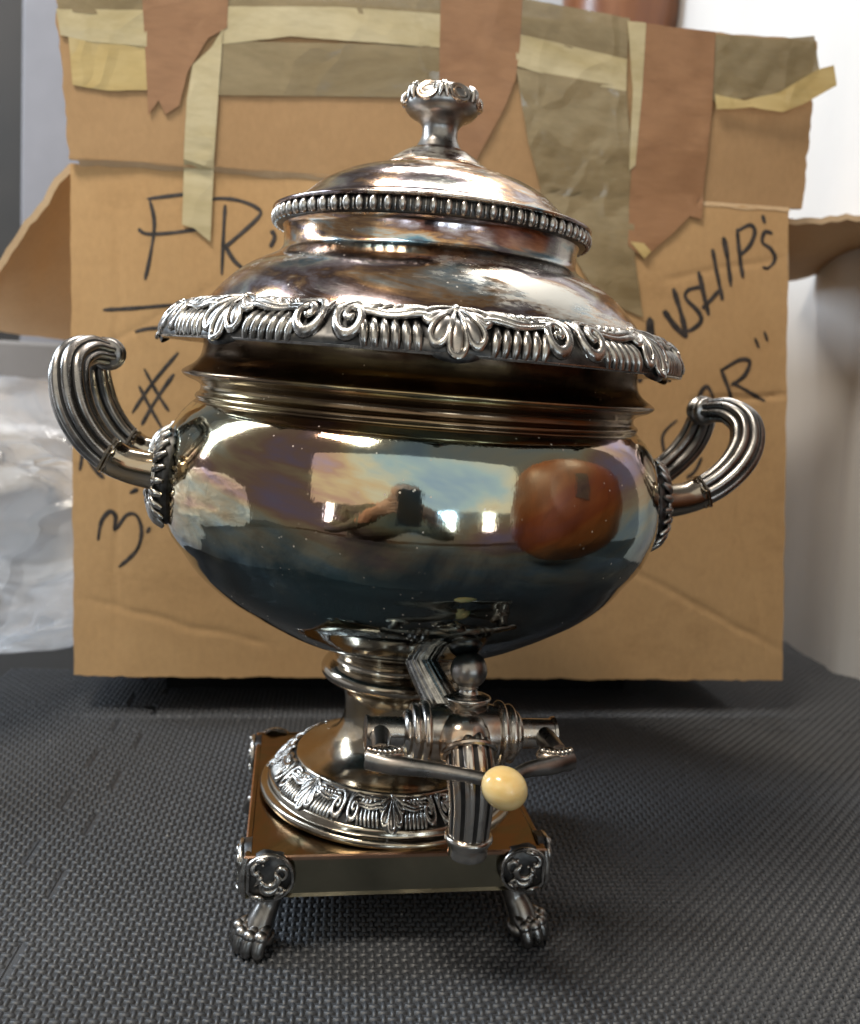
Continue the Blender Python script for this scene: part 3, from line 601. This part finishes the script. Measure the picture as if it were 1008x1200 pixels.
# bail lever with ivory knob
KN = TP(.0105, .1360, .1095)
for s in (-1, 1):
    st = spline([TP(s*.0365, .0990, .1168), TP(s*.0368, .1060, .1172), TP(s*.0375, .1140, .1172), TP(s*.0380, .1180, .1165)], 4)
    MB().tube(st, lerp_list([.0050, .0046, .0040, .0042], len(st)), 14).build('lever_stub', [M_GUN], spig)
    lug = MB(); c = TP(s*.0365, .1190, .1158); lug.ball(c, .0085, .0056, .0036, 18, 8)
    for j in range(7): lug.ball(c+Vector((-.0062+.00205*j, -.0012-.0022*math.sin(math.pi*j/6), .0028)), .0015, .0020, .0013, 8, 6)
    lug.build('lever_scallop', [M_WORN], spig)
    e = KN + Vector((s*.0035, .0040, .0010))
    b = spline([TP(s*.0430, .1190, .1142), TP(s*.0340, .1235, .1136), TP(s*.0210+.002, .1270, .1132), TP(s*.011+.006, .1300, .1122), e], 5)
    MB().tube(b, lerp_list([.0046, .0040, .0032, .0028, .0026], len(b)), 12).build('lever_arm', [M_GUN], spig)
MB().ball(KN, .0097, .0088, .0084, 32, 20, Matrix.Rotation(R(24), 3, 'Y')).build('ivory_knob', [M_IVORY], spig)['label'] = 'cream ivory knob at the front of the tap lever'

# ------------------------------------------------------------------ cardboard box
box = tag(empty('cardboard_box', (0.04, 0.40, 0.03)), 'large brown cardboard box with taped raised flap and marker writing behind the urn', 'box')
E = Vector((math.cos(R(8.4)), math.sin(R(8.4)), 0)); NB_ = Vector((-E.y, E.x, 0)); BO = Vector((-.241, .184, .03))
def bx(u, v, d): return BO + E*u + NB_*d + Vector((0, 0, v))          # u across, v up, d into the box
def uv(px, py):
    p = on_plane(px, py, BO, NB_) - BO; return p.dot(E), p.z
IB = Matrix.Translation(-Vector(box.location))
def put(mb, name, mats, parent=None, **kw):
    mb.map(lambda p: p - box.location); return mb.build(name, mats, parent or box, **kw)
def sheet(corner, nu, nv, thick, disp, mat=0, emat=1, jag=None):
    """corrugated board: corner(s,t)->(u,v,d); both faces and torn edges"""
    m = MB(); rows = []
    for j in range(nv+1):
        row = []
        for i in range(nu+1):
            u, v, d = corner(i/nu, j/nv)
            if jag: du, dv = jag(i/nu, j/nv); u += du; v += dv
            row.append((u, v, d+disp(u, v)))
        rows.append(row)
    m.grid([[bx(*p) for p in r] for r in rows], False, mat); m.grid([[bx(p[0], p[1], p[2]+thick) for p in r] for r in rows], False, mat)
    edge = rows[0] + [r[-1] for r in rows[1:]] + list(reversed(rows[-1]))[1:] + [r[0] for r in reversed(rows[:-1])][:-1]
    m.grid([[bx(*p) for p in edge], [bx(p[0], p[1], p[2]+thick) for p in edge]], True, emat)
    return m
def nz(x, y, z=0.0, s=1.0): return noise.noise(Vector((x*s, y*s, z)))
UL = max(uv(85, 793)[0], uv(80, 189)[0]); UR = min(uv(917, 797)[0], uv(924, 246)[0])
vTL = uv(82, 189)[1]; vTR = uv(924, 246)[1]; TH = .005
def topv(u): return vTL + (vTR-vTL)*(u-UL)/(UR-UL)
CREASES = [(*uv(800, 470), *uv(930, 462), .0016), (*uv(138, 190), *uv(134, 800), .0010), (*uv(690, 640), *uv(930, 770), .0012), (*uv(90, 700), *uv(330, 760), .0010), (*uv(760, 330), *uv(930, 300), .0008), (*uv(860, 560), *uv(905, 800), .0008), (*uv(100, 420), *uv(260, 330), .0008)]
def crease(u, v):
    q = 0
    for x0, y0, x1, y1, dp in CREASES:
        L2 = (x1-x0)**2+(y1-y0)**2; t = max(0, min(1, ((u-x0)*(x1-x0)+(v-y0)*(y1-y0))/L2))
        dx, dy = u-x0-t*(x1-x0)+.003*nz(u, v, 2, 30), v-y0-t*(y1-y0)+.003*nz(u, v, 6, 30)
        q += dp*math.exp(-(dx*dx+dy*dy)/.0022**2)*min(1, 6*t, 6*(1-t))
    return q
def pdisp(u, v):
    return pdisp0(u, v) + crease(u, v)
def pdisp0(u, v):
    q = .0016*nz(u, v, 1, 7) + .0035*nz(u, v, 5, 2.2)
    uc = UL+.042
    if u < uc: q += (uc-u)*.10                        # pressed-in strip by the left edge
    return q
ub0, ub1, ut0, ut1 = uv(85, 793)[0], uv(917, 797)[0], uv(80, 189)[0], uv(924, 246)[0]
def pc(s, t):
    u = (ub0+(ub1-ub0)*s)*(1-t)+(ut0+(ut1-ut0)*s)*t; return u, t*topv(u), 0
front = put(sheet(pc, 220, 170, TH, pdisp, 0, 1, lambda s, t: (.0013*nz(t*17, 3, s) if s in (0, 1) else 0, .0014*nz(s*22, 9, t)+.001*nz(s*90, 4) if t in (0, 1) else 0)), 'front_panel', [M_CARD, M_CARDEDGE], angle=50)
DEP = .40
m = MB()
put(m.box((0, 0, 0), (1, 1, 1)).map(lambda p: bx(UL+TH*p.x, p.z*vTL, .006+.003+p.y*DEP)), 'side_panel', [M_CARD], smooth=False)
put(MB().box((0, 0, 0), (1, 1, 1)).map(lambda p: bx(UR-TH*p.x, p.z*(vTR-.002), .006+.003+p.y*DEP)), 'side_panel', [M_CARD], smooth=False)
put(MB().box((0, 0, 0), (1, 1, 1)).map(lambda p: bx(UL+TH+(UR-UL-2*TH)*p.x, p.z*vTL, DEP-.001-TH*p.y)), 'back_panel', [M_CARD], smooth=False)
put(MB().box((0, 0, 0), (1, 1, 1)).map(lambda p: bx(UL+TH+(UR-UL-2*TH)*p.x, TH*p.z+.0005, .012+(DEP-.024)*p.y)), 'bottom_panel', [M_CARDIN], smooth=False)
# raised front flap, leaning slightly forward
fu0 = uv(72, 100)[0]; fu1 = uv(946, 150)[0]
LEAN_F = .10
def ftop(u):
    a, b = uv(66, -14), uv(948, 54); return a[1]+(b[1]-a[1])*(u-a[0])/(b[0]-a[0])*0.98
def fdisp(u, v):
    q = .0025*nz(u, v, 11, 9)+.006*nz(u, v, 15, 2.5); return q
def fc(s, t):
    u0 = uv(82, 189)[0]*(1-t)+uv(67, 0)[0]*t; u1 = uv(942, 246)[0]*(1-t)+uv(947, 54)[0]*t; u = u0+(u1-u0)*s
    v0 = topv(u)+.0015; v = v0+(ftop(u)-v0)*t; return u, v, -.0012-(v-v0)*LEAN_F
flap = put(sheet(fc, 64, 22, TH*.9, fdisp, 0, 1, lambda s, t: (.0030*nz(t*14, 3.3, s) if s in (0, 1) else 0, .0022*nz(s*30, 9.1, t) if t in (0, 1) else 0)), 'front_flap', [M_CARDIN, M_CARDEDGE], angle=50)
def flap_d(u, v):
    v0 = topv(u)+.0015
    if v > v0: return -.0012-(v-v0)*LEAN_F+fdisp(u, v)
    return pdisp(u, v)
# crease tear line: ragged torn lip of paper along the fold
rag = MB(); lo = []; hi = []
for i in range(121):
    s = i/120; u = fu0+.012+(fu1-fu0-.02)*s; v = topv(u); k = .0035*abs(nz(s*22, 1.7))+.0006
    lo.append(bx(u, v-.0004-k*.8, flap_d(u, v-.003)-.0005)); hi.append(bx(u, v+.0022, flap_d(u, v+.0022)-.0003))
put(rag.grid([lo, hi]), 'torn_fold_lip', [M_CARDEDGE])
# side flaps
def quadflap(name, a, b, c, d, th, mats, n=14, amp=.004, notch=None):
    A, B, C_, D_ = [at_depth(*q) for q in (a, b, c, d)]
    nrm = (B-A).cross(D_-A).normalized(); m = MB(); top = []; bot = []
    for j in range(n+1):
        t = j/n; rt = []; rb = []
        for i in range(n+1):
            s = i/n; p = A*(1-s)*(1-t)+B*s*(1-t)+C_*s*t+D_*(1-s)*t
            p = p + nrm*(amp*nz(s*3, t*3, 7)) + (Vector((0, 0, .004*nz(s*9, 2, t*9))) if j in (0, n) or i == n else Vector())
            rt.append(p); rb.append(p+nrm*th)
        top.append(rt); bot.append(rb)
    m.grid(top, False, 0); m.grid(bot, False, 0)
    ed = lambda rows: rows[0]+[r[-1] for r in rows[1:]]+list(reversed(rows[-1]))[1:]+[r[0] for r in reversed(rows[:-1])][:-1]
    m.grid([ed(top), ed(bot)], True, 1); return put(m, name, mats, angle=50)
dl = (bx(UL, vTL, .01)-CAMP).dot(FWD); dr = (bx(UR, vTR, .01)-CAMP).dot(FWD)
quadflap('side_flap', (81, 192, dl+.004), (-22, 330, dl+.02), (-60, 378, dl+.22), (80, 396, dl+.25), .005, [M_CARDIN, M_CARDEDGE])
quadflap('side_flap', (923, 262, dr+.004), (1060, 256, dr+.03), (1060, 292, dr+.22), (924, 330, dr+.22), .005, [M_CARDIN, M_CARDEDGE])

# tape strips, from back to front layers
def tape(px, mat, layer, curl=None, name='tape_strip', wr=.0010):
    P = [uv(*p) for p in px]; bm = bmesh.new(); pts = []
    n = len(P)
    for i in range(n):
        a, b = P[i], P[(i+1) % n]; L = math.hypot(b[0]-a[0], b[1]-a[1]); k = max(1, int(L/.006))
        for j in range(k):
            t = j/k; jit = .0005 if j else 0
            pts.append((a[0]+(b[0]-a[0])*t+jit*nz(i*7+j, 3.1, layer), a[1]+(b[1]-a[1])*t+jit*nz(i*5+j, 8.3, layer)))
    vs = [bm.verts.new((x, y, 0)) for x, y in pts]; f = bm.faces.new(vs)
    bmesh.ops.triangulate(bm, faces=[f]); 
    for _ in range(5):
        le = [e for e in bm.edges if e.calc_length() > .009]
        if not le: break
        bmesh.ops.subdivide_edges(bm, edges=le, cuts=1); bmesh.ops.triangulate(bm, faces=bm.faces)
    g = bmesh.ops.extrude_face_region(bm, geom=list(bm.faces)); ev = {v for v in g['geom'] if isinstance(v, bmesh.types.BMVert)}
    for v in bm.verts:
        u, vv = v.co.x, v.co.y; d = flap_d(u, vv) - .0009 - .00030*layer - abs(wr*nz(u*40, vv*40, layer*3.7)) - (curl(u, vv) if curl else 0)
        v.co = bx(u, vv, d - (.0003 if v in ev else 0)) - box.location
    bmesh.ops.recalc_face_normals(bm, faces=bm.faces)
    me = bpy.data.meshes.new(name); bm.to_mesh(me); bm.free(); me.materials.append(mat); me.polygons.foreach_set('use_smooth', [True]*len(me.polygons)); me.set_sharp_from_angle(angle=R(35))
    return link(name, me, box)
tape([(73, -12), (176, -12), (176, 30), (72, 20)], M_TOLIVE, 1)
tape([(84, 44), (176, 58), (176, 110), (128, 110), (88, 103)], M_TYELLOW, 1)
tape([(71, 18), (176, 20), (175, 61), (110, 55), (75, 47)], M_TCREAM, 2)
tape([(262, -12), (520, -12), (518, 30), (264, 18)], M_TOLIVE, 1)
tape([(258, 54), (518, 62), (518, 120), (360, 117), (256, 116)], M_TOLIVE, 1)
tape([(264, 16), (400, 18), (518, 27), (516, 64), (340, 50), (262, 58)], M_TCREAM, 2)
tape([(170, -12), (270, -12), (268, 40), (246, 52), (222, 90), (212, 128), (196, 138), (188, 122), (176, 138)], M_TBROWN, 3)
tape([(263, 42), (250, 62), (228, 82), (221, 120), (216, 200), (214, 264), (228, 268), (247, 284), (251, 200), (258, 110)], M_TCREAM, 4)
tape([(600, 8), (730, 30), (728, 78), (600, 50)], M_TOLIVE, 1)
tape([(600, 86), (728, 108), (738, 200), (742, 300), (752, 372), (700, 350), (640, 250), (616, 170)], M_TOLIVE, 1, wr=.0022)
tape([(600, 48), (728, 76), (728, 112), (660, 100), (600, 84)], M_TCREAM, 2)
tape([(512, -12), (606, -6), (604, 60), (600, 98), (588, 130), (556, 190), (512, 190)], M_TBROWN, 3)
tape([(727, 34), (748, 36), (746, 110), (741, 196), (734, 202), (735, 110)], M_TCREAM, 5)
tape([(826, 48), (900, 54), (942, 50), (950, 86), (936, 112), (826, 124)], M_TOLIVE, 1, wr=.0018)
tape([(744, 36), (828, 46), (828, 132), (820, 258), (806, 254), (784, 276), (752, 304), (734, 288), (737, 200)], M_TBROWN, 4)
tape([(828, 117), (862, 124), (900, 116), (940, 92), (957, 88), (962, 110), (930, 128), (904, 138), (870, 132), (830, 134)], M_TYELLOW, 3, curl=lambda u, v: .004+.006*max(0, (u-fu1+.06)/.06), wr=.003)
tape([(736, 284), (752, 304), (760, 296), (752, 286)], M_TYELLOW, 6, wr=.002)

# marker writing: each letter or mark is a ribbon of ink on the panel
def letter(strokes, w=2.6, name='marker_letter'):
    m = MB()
    for st in strokes:
        P = [uv(*p) for p in st]; sp = spline([(a, b, 0) for a, b in P], 6) if len(P) > 2 else [Vector((*P[0], 0)).lerp(Vector((*P[1], 0)), t/6) for t in range(7)]
        L, Rr = [], []
        for i, p in enumerate(sp):
            t = (sp[min(i+1, len(sp)-1)]-sp[max(i-1, 0)]).normalized(); nn = Vector((-t.y, t.x, 0)); e = min(1, .55+min(i, len(sp)-1-i)*.25)
            h = w*.00052*e*(1+.45*nz(p.x*70, p.y*70, 4)+.2*nz(p.x*300, p.y*300, 8))
            L.append(p+nn*h); Rr.append(p-nn*h)
        f = lambda q, o: bx(q.x, q.y, flap_d(q.x, q.y)-o)
        m.grid([[f(q, .00025) for q in L], [f((a+b)/2, .0006) for a, b in zip(L, Rr)], [f(q, .00025) for q in Rr]])
    m.map(lambda p: p-box.location); return m.build(name, [M_INK], front)
letter([[(172, 233), (205, 229), (240, 225)], [(175, 232), (181, 262), (176, 300), (170, 328)], [(162, 268), (172, 274), (200, 273), (236, 268)]])
letter([[(264, 240), (262, 275), (260, 322)], [(240, 240), (252, 233), (280, 235), (304, 246), (300, 258), (266, 288), (262, 290)], [(263, 286), (275, 306), (292, 320)]])
letter([[(318, 270), (322, 278), (317, 290)]], 3.5)
letter([[(120, 363), (160, 361), (205, 357)]], name='marker_line'); letter([[(158, 389), (175, 385), (205, 384)]], name='marker_line')
letter([[(155, 484), (178, 450), (209, 413)], [(166, 498), (182, 470), (204, 438)], [(169, 432), (185, 462), (198, 482)], [(163, 452), (174, 474), (190, 502)]])
letter([[(96, 528), (92, 552)], [(97, 530), (108, 548), (121, 561)]]); letter([[(152, 578), (162, 573)]], 3.5)
letter([[(114, 634), (118, 612), (128, 600), (135, 606), (134, 622), (148, 604), (160, 604), (166, 622), (160, 645), (139, 665)]]); letter([[(172, 620), (176, 622)]], 4.2)
letter([[(748, 448), (756, 424), (761, 374), (768, 420)]], 4)
letter([[(777, 364), (790, 382), (804, 396)], [(804, 396), (798, 370), (788, 338)]], 4.4)
letter([[(824, 336), (806, 340), (803, 350), (818, 366), (820, 378), (806, 388), (800, 382)]], 3.0)
letter([[(818, 318), (824, 346), (830, 370)], [(834, 292), (839, 318), (846, 352)], [(822, 362), (832, 352), (842, 340)]], 3.6)
letter([[(847, 278), (852, 304), (856, 336)]], 3.6)
letter([[(863, 268), (866, 298), (870, 326)], [(862, 272), (878, 264), (884, 272), (878, 288), (866, 300)]], 3.4)
letter([[(893, 252), (896, 262)]], 3.2)
letter([[(905, 274), (896, 272), (893, 284), (903, 292), (908, 304), (900, 314), (893, 313)]], 3)
letter([[(884, 396), (889, 408)]], 3); letter([[(895, 388), (899, 400)]], 3)
letter([[(844, 432), (852, 452), (858, 470)], [(845, 434), (866, 422), (878, 424), (872, 440), (856, 452)], [(857, 448), (875, 458), (896, 470)]], 3)
letter([[(818, 468), (822, 458), (828, 453), (834, 462), (838, 472)], [(816, 470), (818, 465)]], 3)
letter([[(793, 492), (776, 511), (781, 540)], [(790, 545), (800, 538)], [(822, 536), (814, 552), (804, 560)]], 2.6)

# riser that lifts the box; its near-black colour paints in deep shade
tag(MB().box((0, 0, 0), (1, 1, 1)).map(lambda p: bx(UL+.06+(UR-UL-.14)*p.x, -.0305+.0300*p.z, .06+.30*p.y)).build('shade_black_riser', plain('under_box_shade_black', (.006, .006, .006), .95, .1, 20, 0, .1), smooth=False), 'low block under the cardboard box, coloured near-black to stand in for shade', 'riser')

# ------------------------------------------------------------------ things behind
# turned wooden post behind the flap
d = 1.30; c = at_depth(727, 20, d); rr = 68/FPX*d
wp = MB().lathe([(.0, 0), (.07, 0), (.075, .02), (.06, .05), (.045, .12), (.05, .35), (.065, .55), (rr*.86, c.z-.06), (rr, c.z), (rr*1.01, c.z+.05), (rr*.9, c.z+.12), (rr*.5, c.z+.20), (.02, c.z+.24), (.0, c.z+.24)], 48)
wo = wp.build('wooden_vase', [M_WOOD]); wo.location = (c.x, c.y, -.0105); tag(wo, 'polished brown wooden vase rising behind the top of the box', 'vase')

# clear plastic bag slumped on the left
def bag(name, c, rad, seed, amp=.22):
    bm = bmesh.new(); bmesh.ops.create_icosphere(bm, subdivisions=6, radius=1.0)
    for v in bm.verts:
        p = v.co.copy(); q = 0
        f = 1.3
        for k in range(4): q += (1-abs(noise.noise(p*f+Vector((seed, k*3.1, seed*2))))*2.2)*(.62/(k+1)**1.7); f *= 2.1
        r = 1 + amp*(q-.6)
        z = p.z*r; z = max(z, -.62)
        v.co = Vector((p.x*r*rad[0], p.y*r*rad[1], z*rad[2]))
    me = bpy.data.meshes.new(name); bm.to_mesh(me); bm.free(); me.materials.append(M_FILM); me.polygons.foreach_set('use_smooth', [True]*len(me.polygons))
    o = link(name, me); o.location = (c[0], c[1], .0015+.62*rad[2]); return o
b1 = tag(bag('plastic_bag', (-.555, .335), (.36, .365, .157), 2.3, .34), 'crumpled clear plastic bag slumped beside the left of the box', 'plastic bag', 'plastic bags')

tag(bag('plastic_bag', (-.74, -.06), (.26, .30, .20), 5.1, .30), 'clear plastic bag mirrored in the left side of the urn bowl', 'plastic bag', 'plastic bags')

# pale hanging sheet on the right
def curtain(name, pts, z0, z1, mat, fold, nf, thick=.004, top=None):
    path = spline([Vector((*p, 0)) for p in pts], 24); rows = []
    for zi in range(15):
        t = zi/14; z = z0+(z1-z0)*t; row = []
        for i, p in enumerate(path):
            a = path[max(0, i-1)]; b_ = path[min(len(path)-1, i+1)]; tg = (b_-a).normalized(); nn = Vector((-tg.y, tg.x, 0))
            s = i/(len(path)-1); w = fold*(math.sin(s*nf*6.28+t*1.3)+.5*math.sin(s*nf*15+2+t*2))
            row.append(p+nn*(w+.05*(t-.3)**2)+Vector((0, 0, z)))
        rows.append(row)
    m = MB(); m.grid(rows); back = [[q+Vector((0, thick, 0)) for q in r] for r in rows]; m.grid(back)
    m.grid([rows[0], back[0]]); m.grid([rows[-1], back[-1]]); m.grid([[r[0] for r in rows], [r[0] for r in back]]); m.grid([[r[-1] for r in rows], [r[-1] for r in back]])
    return m.build(name, [mat])
pa = on_plane(946, 771, (0, 0, 0), Vector((0, 0, 1))); pb = on_plane(1008, 803, (0, 0, 0), Vector((0, 0, 1)))
dirn = (pb-pa).normalized()
pts = [tuple((pa+dirn*x)[:2]) for x in (-.55, -.25, 0, .09, .30)]
tag(curtain('white_sheet', pts, -.0005, 1.35, M_SHEET, .006, 3.0), 'white sheet hanging to the mat at the right of the box', 'sheet')

# blurred things at the upper left
def slab(name, px0, px1, y0, y1, d, mat, label, cat, th=.03):
    A = at_depth(px0, y0, d); B = at_depth(px1, y1, d); lo_z = -.0105 if y1 > 600 else min(A.z, B.z)
    m = MB(); m.box((min(A.x, B.x), A.y, lo_z), (max(A.x, B.x), A.y+th, max(A.z, B.z)))
    o = m.build(name, [mat], smooth=False)
    bv = o.modifiers.new('bevel', 'BEVEL'); bv.width = .004; bv.segments = 2
    return tag(o, label, cat)
slab('pale_board', 26, 66, -60, 700, 1.25, plain('lilac_grey_paint', (.17, .165, .18), .7, .06), 'pale grey upright board standing behind the left flap', 'board')
slab('brown_upright', 58, 90, -60, 700, 1.32, plain('brown_batten', (.25, .19, .16), .7, .1), 'narrow brown upright behind the pale board at left', 'post')
slab('dark_frame', -40, 20, -60, 700, 1.36, plain('dark_olive_frame', (.014, .010, .007), .7, .4, 6), 'dark leaning frame at the far left edge', 'frame')
slab('grey_crate', -60, 84, 395, 640, 1.10, plain('grey_crate_plastic', (.13, .12, .115), .6, .2, 5), 'dark grey crate behind the plastic bag', 'crate', .2)

# ------------------------------------------------------------------ seen only as reflections in the silver
bw = MB().lathe(fine([(.002, 0), (.050, .001), (.070, .005), (.105, .018), (.140, .050), (.158, .095), (.160, .125)], 5) + fine([(.160, .127), (.150, .125), (.145, .095), (.125, .055), (.08, .03), (.002, .022)], 4), 64, 0, True, True)
bw.box((-.012, -.024, -.0012), (.012, .024, .0004), 1)
bo = bw.build('wooden_bowl', [M_BOWL, M_INK], None, True, 50)
bo.matrix_world = Matrix.Translation((.285, -.125, .292)) @ Matrix.Scale(1.75, 4, (0, 0, 1)) @ Matrix.Scale(1.2, 4, (1, 0, 0)) @ Matrix.Scale(1.2, 4, (0, 1, 0)) @ Matrix.Rotation(R(-31), 4, 'Z') @ Matrix.Rotation(R(90), 4, 'Y') @ Matrix.Rotation(R(70), 4, 'Z')
tag(bo, 'oval brown wooden bowl on edge mirrored in the right side of the urn', 'bowl')

def person():
    J = dict(pel=(-.30, -.98, -.16), sp=(-.24, -.90, .00), ch=(-.14, -.80, .17), nk=(-.05, -.72, .28), hd=(.00, -.68, .36), ht=(.01, -.67, .45),
             ls=(-.30, -.76, .20), le=(-.36, -.64, .06), lw=(-.12, -.56, .22), rs=(.05, -.76, .20), re=(.20, -.66, .08), rw=(.10, -.56, .22),
             lh=(-.40, -1.00, -.18), lk=(-.44, -.74, -.30), la=(-.44, -.95, -.70), lt=(-.44, -.81, -.735), rh=(-.20, -1.00, -.18), rk=(-.12, -.74, -.28), ra=(-.12, -.93, -.70), rt=(-.12, -.79, -.735))
    rad = dict(pel=.15, sp=.13, ch=.14, nk=.055, hd=.085, ht=.075, ls=.07, le=.045, lw=.028, rs=.07, re=.045, rw=.028, lh=.10, lk=.062, la=.042, lt=.035, rh=.10, rk=.062, ra=.042, rt=.035)
    E_ = [('pel', 'sp'), ('sp', 'ch'), ('ch', 'nk'), ('nk', 'hd'), ('hd', 'ht'), ('ch', 'ls'), ('ls', 'le'), ('le', 'lw'), ('ch', 'rs'), ('rs', 're'), ('re', 'rw'), ('pel', 'lh'), ('lh', 'lk'), ('lk', 'la'), ('la', 'lt'), ('pel', 'rh'), ('rh', 'rk'), ('rk', 'ra'), ('ra', 'rt')]
    for sd, wx, sgn in (('l', -.10, 1), ('r', .08, -1)):
        base = Vector((wx+sgn*.035, -.53, .255)); J[sd+'p'] = tuple(base); rad[sd+'p'] = .024; E_.append((sd+'w', sd+'p'))
        for k in range(4):
            a = base+Vector((sgn*.014, .004, .022-.015*k)); b_ = a+Vector((sgn*.030, .010, .004)); 
            J[f'{sd}f{k}a'] = tuple(a); J[f'{sd}f{k}b'] = tuple(b_); rad[f'{sd}f{k}a'] = .009; rad[f'{sd}f{k}b'] = .0075; E_ += [(sd+'p', f'{sd}f{k}a'), (f'{sd}f{k}a', f'{sd}f{k}b')]
        a = base+Vector((0, -.012, .030)); b_ = a+Vector((sgn*.022, .004, .018)); J[sd+'ta'] = tuple(a); J[sd+'tb'] = tuple(b_); rad[sd+'ta'] = .010; rad[sd+'tb'] = .008; E_ += [(sd+'p', sd+'ta'), (sd+'ta', sd+'tb')]
    names = list(J); me = bpy.data.meshes.new('person'); me.from_pydata([J[n] for n in names], [(names.index(a), names.index(b)) for a, b in E_], [])
    o = link('person', me); sk = o.modifiers.new('skin', 'SKIN')
    if not me.skin_vertices: me.attributes
    for i, n in enumerate(names):
        s = me.skin_vertices[0].data[i]; s.radius = (rad[n], rad[n]*(.8 if n in ('pel', 'sp', 'ch') else 1)); s.use_root = (n == 'pel')
    sb = o.modifiers.new('sub', 'SUBSURF'); sb.levels = 2; sb.render_levels = 2
    M = Mat('person_clothes_and_skin'); geo = M.n('ShaderNodeNewGeometry'); sx = M.n('ShaderNodeSeparateXYZ'); M.l(geo.outputs['Position'], sx.inputs[0])
    def cut(ch, v): 
        nd = M.n('ShaderNodeMath', operation='GREATER_THAN'); M.l(sx.outputs[ch], nd.inputs[0]); nd.inputs[1].default_value = v; return nd.outputs[0]
    c = M.mix(cut(2, -.10), (.02, .022, .03), (.10, .10, .08)); c = M.mix(cut(2, .285), c, (.36, .21, .15)); c = M.mix(cut(2, .42), c, (.03, .022, .018)); c = M.mix(cut(1, -.548), c, (.36, .21, .15))
    me.materials.append(M.set(col=c, rough=.8)); return o
try:
    tag(person(), 'photographer in grey shirt and dark trousers mirrored small in the urn bowl', 'person')
except Exception as e:
    print('person failed', e)

ph = MB().box((-.037, -.0095, -.076), (.037, -.0015, .076))
pho = ph.build('phone', [plain('black_phone_case', (.012, .012, .013), .35)], None, False)
pho.location = CAMP + Vector((0, -.006, 0)); pho.modifiers.new('bevel', 'BEVEL').width = .003
tag(pho, 'black phone in the photographer hands mirrored in the urn bowl', 'phone')
